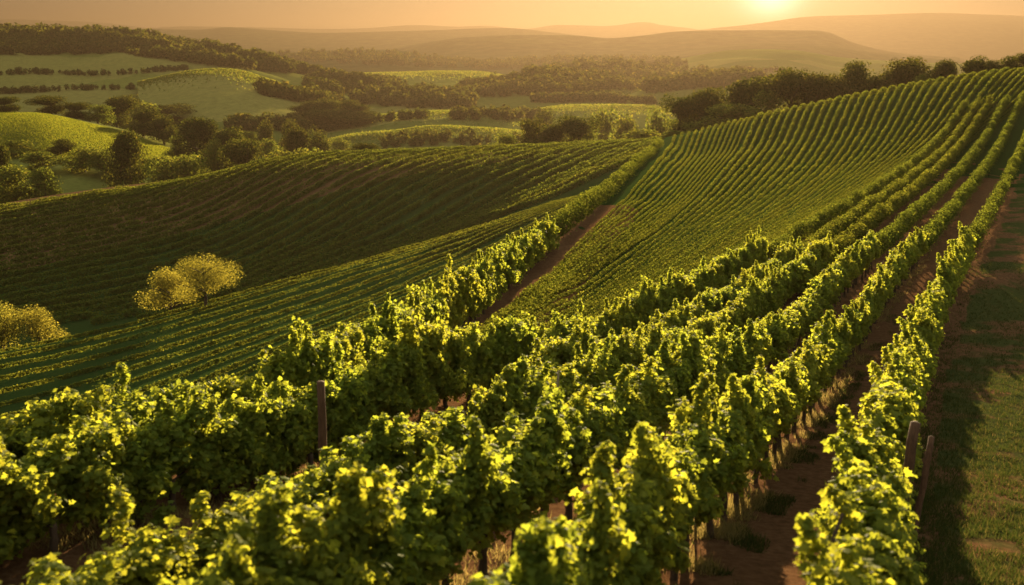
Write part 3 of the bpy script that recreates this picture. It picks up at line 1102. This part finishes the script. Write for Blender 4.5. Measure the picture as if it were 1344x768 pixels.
# trees behind the middle of the crest
CG = 'trees behind the middle of the vineyard crest'
plant(B_, 660, 176, 196, 330, 40, 'low dark shrub at the left of the middle clump', CG, 'bush')
plant(T, 700, 160, 194, 335, 34, 'small dark tree with feathery top in the middle clump', CG)
plant(T, 722, 163, 194, 325, 40, 'dark rounded tree in the middle clump', CG)
plant(T, 757, 156, 194, 325, 46, 'widest dark tree in the middle clump', CG)
plant(R_, 719, 142, 160, 600, 24, 'small round tree standing alone above the middle clump', CG)
plant(B_, 775, 168, 190, 350, 30, 'pale shrub at the right of the middle clump', CG, 'bush')
plant(B_, 800, 145, 168, 480, 46, 'pale rounded tree in the haze right of the middle clump', CG)
plant(B_, 825, 156, 178, 430, 44, 'pale low tree in the haze before the pale rounded one', CG)
plant(B_, 860, 146, 172, 400, 44, 'pale sloping bush left of the right crest clump', CG, 'bush')
plant(B_, 845, 172, 192, 310, 60, 'golden scrub at the dip where both crests meet', CG, 'bush')
plant(B_, 900, 160, 182, 290, 60, 'golden scrub left of the right crest', CG, 'bush')
plant(R_, 475, 188, 214, 316, 38, 'lone dark dome shaped tree on the vineyard crest')
# trees of the left valley
VG = 'trees in the left valley'
left_valley = [
    (T, 8, 128, 150, 560, 34, 'dark tree above the meadow at the left edge'), (T, 68, 127, 158, 560, 40, 'broad dark tree behind the yellow meadow'),
    (T, 100, 134, 165, 560, 34, 'dark tree with lit side behind the yellow meadow'), (B_, 128, 140, 168, 560, 34, 'rounded tree behind the meadow where it begins to dip'),
    (T, 154, 127, 170, 600, 40, 'tall dark tree behind the falling meadow edge'), (T, 190, 142, 185, 540, 42, 'massive dark tree behind the meadow tip'),
    (T, 215, 152, 190, 530, 34, 'dark tree right of the massive one'), (B_, 176, 136, 160, 700, 60, 'hazy rounded tree behind the massive dark one'),
    (T, 215, 137, 165, 720, 60, 'hazy wide tree behind the left valley clump'), (T, 258, 158, 205, 470, 50, 'dark spreading tree in the left valley middle'),
    (B_, 232, 180, 195, 470, 26, 'lit small bush at the foot of the valley trees'), (T, 292, 168, 215, 440, 40, 'dark tree left of the darkest valley tree'),
    (T, 322, 186, 225, 400, 46, 'darkest tree in the valley just above the vineyard crest'), (B_, 285, 185, 215, 430, 24, 'sunlit bush before the dark valley trees'),
    (B_, 322, 174, 200, 560, 34, 'mid toned bush behind the darkest valley tree'), (R_, 351, 162, 190, 580, 26, 'round pale tree in the valley'),
    (T, 378, 158, 190, 560, 26, 'tall thin tree beside the round pale tree'), (T, 393, 164, 200, 480, 32, 'dark upright tree of the valley pair'),
    (R_, 413, 169, 202, 480, 28, 'dark rounded tree of the valley pair'), (B_, 350, 183, 205, 500, 40, 'low bush before the valley pair'),
    (B_, 410, 198, 214, 400, 60, 'lit scrub just behind the vineyard crest'), (B_, 370, 198, 220, 390, 60, 'lit yellow scrub right of the darkest valley tree'),
    (B_, 440, 182, 206, 560, 40, 'hazy scrub right of the valley pair'),
    (T, 6, 188, 245, 360, 34, 'lit bushy tree at the left edge below the meadow'), (B_, 30, 186, 232, 420, 50, 'dark bush below the meadow near the left edge'),
    (B_, 57, 199, 232, 390, 50, 'rounded dark bush in front of the others below the meadow'), (T, 84, 183, 230, 420, 28, 'dark narrow tree below the meadow'),
    (B_, 112, 195, 232, 400, 46, 'dark hedge bush below the meadow middle'), (B_, 140, 200, 232, 395, 42, 'dark hedge bush left of the feathery tree'),
    (T, 172, 178, 232, 380, 46, 'feathery dark tree in front of the meadow tip'), (B_, 215, 205, 232, 370, 50, 'rounded low hedge bush right of the feathery tree'),
    (B_, 255, 208, 228, 370, 50, 'low hedge bush with lit top beside the crest'), (B_, 20, 222, 245, 330, 60, 'lit scrub between hedge and vines at the left edge'),
    (B_, 60, 222, 243, 325, 34, 'small shrub before the hedge at left'),
    (R_, 27, 87, 99, 1000, 8, 'tiny lone tree in the field on the green hill'),
]
for a in left_valley: plant(*a[:6], a[6], VG, 'bush' if a[0] is B_ else 'tree')
# large copse on the valley floor
for i, (px, top, w) in enumerate(((395, 140, 30), (415, 134, 34), (437, 132, 36), (458, 133, 36), (476, 139, 32), (427, 144, 50), (460, 146, 50))):
    plant(T, px, top, 175, 760 - 20 * (i > 4), w, 'dark tree of the dense copse on the valley floor', 'trees of the valley floor copse')


# golden trees beside the lit middle slope
def golden_tree(px, top, base, Y, wpx, seed, label, n, size, trunk_h=.75, low=.16, lobes=10, bare=False):
    q = P(px, base, Y)
    z = gz(q[0], q[1])
    h = P(px, top, Y)[2] - z
    w = wpx / F * Y * 1.15
    r = empty('golden_tree', (q[0], q[1], z), seed)
    rg = np.random.default_rng(seed)
    v, f = crown_mesh(seed, n, lobes, size, .9, low)
    v = v * np.array([w, w, h])
    mesh_obj('crown', v, f, M['golden_leaf'], r)
    b = Build()
    t = np.linspace(0, 1, 8)
    path = np.stack([.15 * np.sin(t * 3), .1 * np.sin(t * 4), -.4 + (trunk_h * h + .4) * t], 1)
    b.tube(path, .24 * (1.3 - 1.1 * t), 8)
    for i in range(16):
        k = int(rg.integers(2, 7))
        a = rg.uniform(0, 6.28)
        tt = np.linspace(0, 1, 6)
        L = rg.uniform(.25, .42)
        qq = path[k] + np.stack([math.cos(a) * L * w * tt, math.sin(a) * L * w * tt, rg.uniform(.16, .32) * h * tt ** .8], 1) + rg.normal(0, .05, (6, 3)) * tt[:, None]
        b.tube(qq, .10 * (1.1 - .95 * tt), 5)
    b.obj('trunk', M['bark'], r, True)
    tag(r, label, 'tree', 'golden trees at the foot of the shaded hillside')
    return r


golden_tree(270, 334, 411, 149, 84, 301, 'golden leaved tree with dark forked trunk beside the lit slope', 13000, .017, low=.16)
golden_tree(224, 351, 416, 158, 66, 302, 'shorter golden round tree left of the one with dark trunk', 7000, .028, low=.05, trunk_h=.5)
golden_tree(52, 397, 446, 146, 64, 303, 'golden bushy tree at the foot of the dark hillside near left edge', 6500, .03, low=.03, trunk_h=.4)
golden_tree(5, 395, 460, 143, 70, 304, 'golden bushy tree cut by the left edge', 6500, .03, low=.03, trunk_h=.4)


# ------------------------------------------------------------------ far woods (one mass each)
def wood(label, spots, hgt, spread, seed):
    """spots: (x, y) world points; each a small clump of leaf sized faces."""
    rg = np.random.default_rng(seed)
    V, Fc, k = [], [], 0
    for (x, y) in spots:
        h = hgt * rg.uniform(.7, 1.25)
        z = gz(x, y)
        m = 46
        d = unit(rg.normal(size=(m, 3)))
        pos = np.array([x, y, z + h * .5]) + d * (rg.random(m) ** .4)[:, None] * np.array([h * .5, h * .5, h * .55])
        v, f = leaf_cloud(pos, rg.uniform(.25, .42, m) * h, d + rg.normal(0, .4, (m, 3)), 'quad', rg)
        V.append(v); Fc.append(f + k); k += len(v)
    if not V: return
    o = mesh_obj('woods', np.vstack(V), np.vstack(Fc), M['tree_leaf'])
    tag(o, label, 'woods', kind='stuff')


def spots_px(poly_top, poly_bot, n, rg):
    """Ground points seen between two pixel polylines (each a list of (px, py))."""
    out = []
    tx, ty = zip(*poly_top)
    bx, by = zip(*poly_bot)
    while len(out) < n:
        px = rg.uniform(tx[0], tx[-1])
        a, b = np.interp(px, tx, ty), np.interp(px, bx, by)
        h = hit(px, a + (b - a) * rg.random())
        out.append((h.x, h.y) if h is not None else (0, 3000))
    return out


rgw = np.random.default_rng(99)
wood('dark wood covering the top of the green hill at left', spots_px([(-20, 42), (80, 44), (160, 46), (220, 55), (290, 66), (330, 77), (400, 95), (450, 106), (520, 114)],
     [(-20, 72), (60, 73), (150, 70), (240, 82), (330, 92), (400, 98), (450, 112), (520, 122)], 1700, rgw), 11, 0, 1)
wood('belt of trees running down the slope left of the valley fields', spots_px([(400, 108), (450, 106), (500, 112), (560, 120), (620, 132)], [(400, 128), (450, 136), (500, 140), (560, 143), (620, 143)], 420, rgw), 10, 0, 2)
wood('wood capping the low hill in the valley', spots_px([(600, 118), (640, 109), (700, 104), (760, 106), (800, 111)], [(600, 128), (640, 128), (700, 126), (760, 124), (800, 118)], 420, rgw), 10, 0, 3)
wood('hazy wood on the rounded valley hill', spots_px([(690, 100), (750, 90), (790, 88), (850, 91), (900, 95), (1000, 104)], [(690, 104), (750, 112), (790, 116), (850, 122), (900, 118), (1000, 112)], 700, rgw), 12, 0, 4)
wood('bumpy woods on the low ridge behind the fields', spots_px([(330, 75), (400, 70), (448, 68), (540, 71), (640, 83), (720, 78), (830, 77), (900, 84)], [(330, 84), (400, 84), (448, 84), (540, 88), (640, 92), (720, 90), (830, 86), (900, 90)], 700, rgw), 12, 0, 5)
wood('hedgerow across the green hill fields', spots_px([(0, 97), (60, 96), (120, 98), (180, 96), (250, 90)], [(0, 99), (60, 98), (120, 100), (180, 98), (250, 92)], 90, rgw), 5, 0, 6)
wood('line of trees along the valley floor pasture', spots_px([(590, 151), (640, 150), (700, 152), (720, 156)], [(590, 157), (640, 158), (700, 158), (720, 160)], 90, rgw), 7, 0, 7)
wood('distant copses on the hazy fields below the sun', spots_px([(960, 92), (1030, 94)], [(960, 95), (1030, 97)], 40, rgw), 8, 0, 8)

wood('hedge trees on the shaded valley field', spots_px([(300, 166), (350, 160), (400, 166)], [(300, 176), (350, 172), (400, 176)], 70, rgw), 8, 0, 9)
wood('hedge line edging the pasture behind the copse', spots_px([(440, 160), (500, 158), (560, 154)], [(440, 162), (500, 160), (560, 156)], 60, rgw), 6, 0, 10)
wood('hazy belt of trees under the rounded wooded hill', spots_px([(700, 132), (780, 130), (860, 136)], [(700, 136), (780, 134), (860, 139)], 110, rgw), 8, 0, 11)
wood('far belt of trees on the hazy slope under the sun', spots_px([(880, 100), (960, 104), (1060, 108)], [(880, 103), (960, 107), (1060, 110)], 110, rgw), 9, 0, 12)
wood('scattered scrub on the valley floor before the vineyard crest', spots_px([(500, 186), (560, 178), (620, 180), (680, 186)], [(500, 196), (560, 192), (620, 192), (680, 192)], 60, rgw), 5, 0, 13)
wood('hedge running across the lower fields of the green hill', spots_px([(0, 122), (90, 118), (180, 116)], [(0, 124), (90, 120), (180, 118)], 60, rgw), 5, 0, 15)
wood('trees on the rolling field hill behind the ridge trees', spots_px([(850, 120), (920, 112), (1000, 112)], [(850, 124), (920, 116), (1000, 117)], 80, rgw), 8, 0, 16)
wood('woodland strip on the spur of the green hill', spots_px([(340, 118), (400, 128), (450, 138)], [(340, 124), (400, 136), (450, 144)], 160, rgw), 9, 0, 14)
V, Fc, k = [], [], 0
for lb in ('gentle pasture rise on the valley floor', 'shaded field rise just beyond the vineyard crest', 'low field rise beyond the trees at the valley centre', 'low hill with a woodland cap and a bright grassy edge',
           'grassy spur with a lit right shoulder on the green hill', 'pale green field sloping in the valley centre'):
    h_ = HILLS[lb]
    n = 9000
    c = h_.pt(rgw.random(n), rgw.normal(-.05, .09, n))
    sz = np.linalg.norm(c, axis=1) * .0016
    c[:, 2] += sz * .3
    v, f = leaf_cloud(c, sz * rgw.uniform(.6, 1.2, n), np.stack([rgw.normal(0, 1, n), rgw.normal(0, 1, n), rgw.normal(0, .3, n)], 1), 'quad', rgw)
    V.append(v); Fc.append(f + k); k += len(v)
tag(mesh_obj('rough_grass', np.vstack(V), np.vstack(Fc), M['shrub_leaf']), 'rough grass catching light on the far field crests', 'grass', kind='stuff')

# ------------------------------------------------------------------ posts and stakes
def post(px, base_py, Y, h, r, label, lean=(0, 0), name='trellis_post', mat='post_wood', square=False, group=None):
    q = P(px, base_py, Y)
    z = gz(q[0], q[1])
    b = Build()
    t = np.linspace(0, 1, 9)
    rg = np.random.default_rng(int(px))
    path = np.stack([lean[0] * t + rg.normal(0, r * .12, 9), lean[1] * t + rg.normal(0, r * .12, 9), -.25 + (h + .25) * t], 1)
    b.tube(path, r * (1.08 - .16 * t) * rg.uniform(.95, 1.05, 9), 9)
    o = b.obj(name, M[mat], None, True)
    o.location = (q[0], q[1], z)
    tag(o, label, 'post', group)
    return o


post(430, 712, 14.4, 2.42, .066, 'tall dark wooden post standing above the vines at left')
post(1172, 728, 13.4, 2.1, .075, 'thick dark leaning post nearest in the row by the grass strip', (.28, .35))
post(1184, 700, 14.0, 2.1, .04, 'thin pale stake beside the thick leaning post', (.12, .2), 'vine_stake', 'stake')
post(1196, 695, 14.4, 1.75, .05, 'second dark post leaning right behind the thick one', (.35, .4), 'trellis_post')
post(731, 640, 19.2, 2.2, .02, 'thin stake rising from the vines in the centre', (0, 0), 'vine_stake', 'stake')
post(954, 520, 27.5, 2.0, .022, 'thin pale stake in front of the leafy row right of centre', (0, 0), 'vine_stake', 'stake')
post(912, 705, 15.0, 1.9, .022, 'thin stake against the near vine with bare trunk', (0, 0), 'vine_stake', 'stake')

# twisted old vine stem in the nearest lit row
b = Build()
t = np.linspace(0, 1, 14)
b.tube(np.stack([.10 * np.sin(t * 6) + .25 * t, .12 * np.sin(t * 4 + 1) + .3 * t, -.1 + 2.1 * t], 1), .028 * (1.5 - .9 * t), 8)
b.tube(np.stack([.10 * np.sin(2.6) + .1 + .3 * t, .1 + .2 * t, .75 + .5 * t], 1), .014 * (1.2 - .8 * t), 6)
o = b.obj('bare_vine', M['vine_bark'], None, True)
q = P(1066, 900, 8.6)
o.location = (q[0], q[1], gz(q[0], q[1]))
tag(o, 'twisted bare vine stem in front of the nearest lit leaves', 'vine')


# ------------------------------------------------------------------ grass
def blades(spots, h, w, rg, per=5):
    n = len(spots)
    base = np.repeat(spots, per, axis=0) + np.concatenate([rg.normal(0, .05, (n * per, 2)), np.zeros((n * per, 1))], 1)
    m = len(base)
    a = rg.uniform(0, 6.28, m)
    L = rg.uniform(.4, 1.2, m) * h
    side = np.stack([np.cos(a), np.sin(a), np.zeros(m)], 1) * (w * rg.uniform(.7, 1.3, m))[:, None]
    lean = np.stack([rg.normal(0, .5, m), rg.normal(0, .5, m), np.ones(m)], 1) * L[:, None]
    v = np.stack([base - side, base + side, base + lean], 1).reshape(-1, 3)
    v[0::3, 2] -= .02
    v[1::3, 2] -= .02
    f = np.arange(m * 3).reshape(-1, 3)
    return v, f


rgg = np.random.default_rng(5)


def strip_spots(lo, hi, y0, y1, n, power=1.6, thr=-.5):
    """Points at a sideways distance lo..hi of row d, denser near the viewer."""
    t = (y0 ** (1 - power) + rgg.random(n) * (y1 ** (1 - power) - y0 ** (1 - power))) ** (1 / (1 - power))
    x0 = np.interp(t, row_d[:, 1], row_d[:, 0])
    o = rgg.uniform(lo, hi, n)
    ang = .46
    x, y = x0 + o * math.cos(ang), t - o * math.sin(ang)
    keep = vnoise(x / 1.1, y / 1.1, 21) + .5 * vnoise(x / .4, y / .4, 22) > thr
    x, y = x[keep], y[keep]
    return np.stack([x, y, terrain(x, y)], 1)


s1 = strip_spots(2.95, 16, 9, 60, 62000, 1.7, -.34)
v, f = blades(s1, .11, .010, rgg, 5)
tag(mesh_obj('grass', v, f, M['grass']), 'short dark grass on the strip right of the last vine row', 'grass', kind='stuff')
s2 = np.vstack([strip_spots(-.4, .5, 8, 60, 4500, 1.6, -.05), strip_spots(-8.5, -.5, 9, 40, 5000, 1.6, .1)])
v, f = blades(s2, .17, .008, rgg, 7)
tag(mesh_obj('dry_grass', v, f, M['dry_grass']), 'sunlit dry grass and weeds under the trunk lined row', 'grass', kind='stuff')
s3 = np.vstack([strip_spots(.4, .9, 8, 45, 5000, 1.6, -.05), strip_spots(1.8, 3.4, 8, 45, 7000, 1.6, .05)])
v, f = blades(s3, .10, .009, rgg, 5)
tag(mesh_obj('grass', v, f, M['grass']), 'low green weeds along the edges of the dirt track', 'grass', kind='stuff')

# knee high grass of the sunlit meadow
mh = HILLS['sunlit yellow green meadow hill at the left edge']
u, qn = rgg.random(90000), -rgg.random(90000) ** 1.1 * .62
c = mh.pt(u, qn) + np.array([0, 0, .25])
v, f = leaf_cloud(c, rgg.uniform(.4, .75, len(c)), np.stack([rgg.normal(0, 1, len(c)), rgg.normal(0, 1, len(c)), rgg.normal(0, .25, len(c))], 1), 'quad', rgg)
tag(mesh_obj('meadow_grass', v, f, M['meadow_grass']), 'tall yellow lit grass covering the meadow hill', 'grass', kind='stuff')

# ------------------------------------------------------------------ haze
m, nt, out = material('haze')
pv = N(nt, 'ShaderNodeVolumePrincipled')
pv.inputs['Density'].default_value = 0.00019
pv.inputs['Anisotropy'].default_value = 0.60
pv.inputs['Color'].default_value = (.066, .048, .032, 1)
for nm in ('Density Attribute', 'Color Attribute', 'Temperature Attribute'):
    if nm in pv.inputs: pv.inputs[nm].default_value = ''
nt.links.new(pv.outputs[0], out.inputs['Volume'])
x0, x1, y0, y1, z0, z1 = -14000, 14000, -60, 14500, -95, 320
hv = np.array([(x, y, z) for z in (z0, z1) for y in (y0, y1) for x in (x0, x1)])
hf = np.array([(0, 2, 3, 1), (4, 5, 7, 6), (0, 1, 5, 4), (2, 6, 7, 3), (0, 4, 6, 2), (1, 3, 7, 5)])
tag(mesh_obj('haze', hv, hf, m), 'warm evening haze filling the valley', 'haze', kind='stuff')
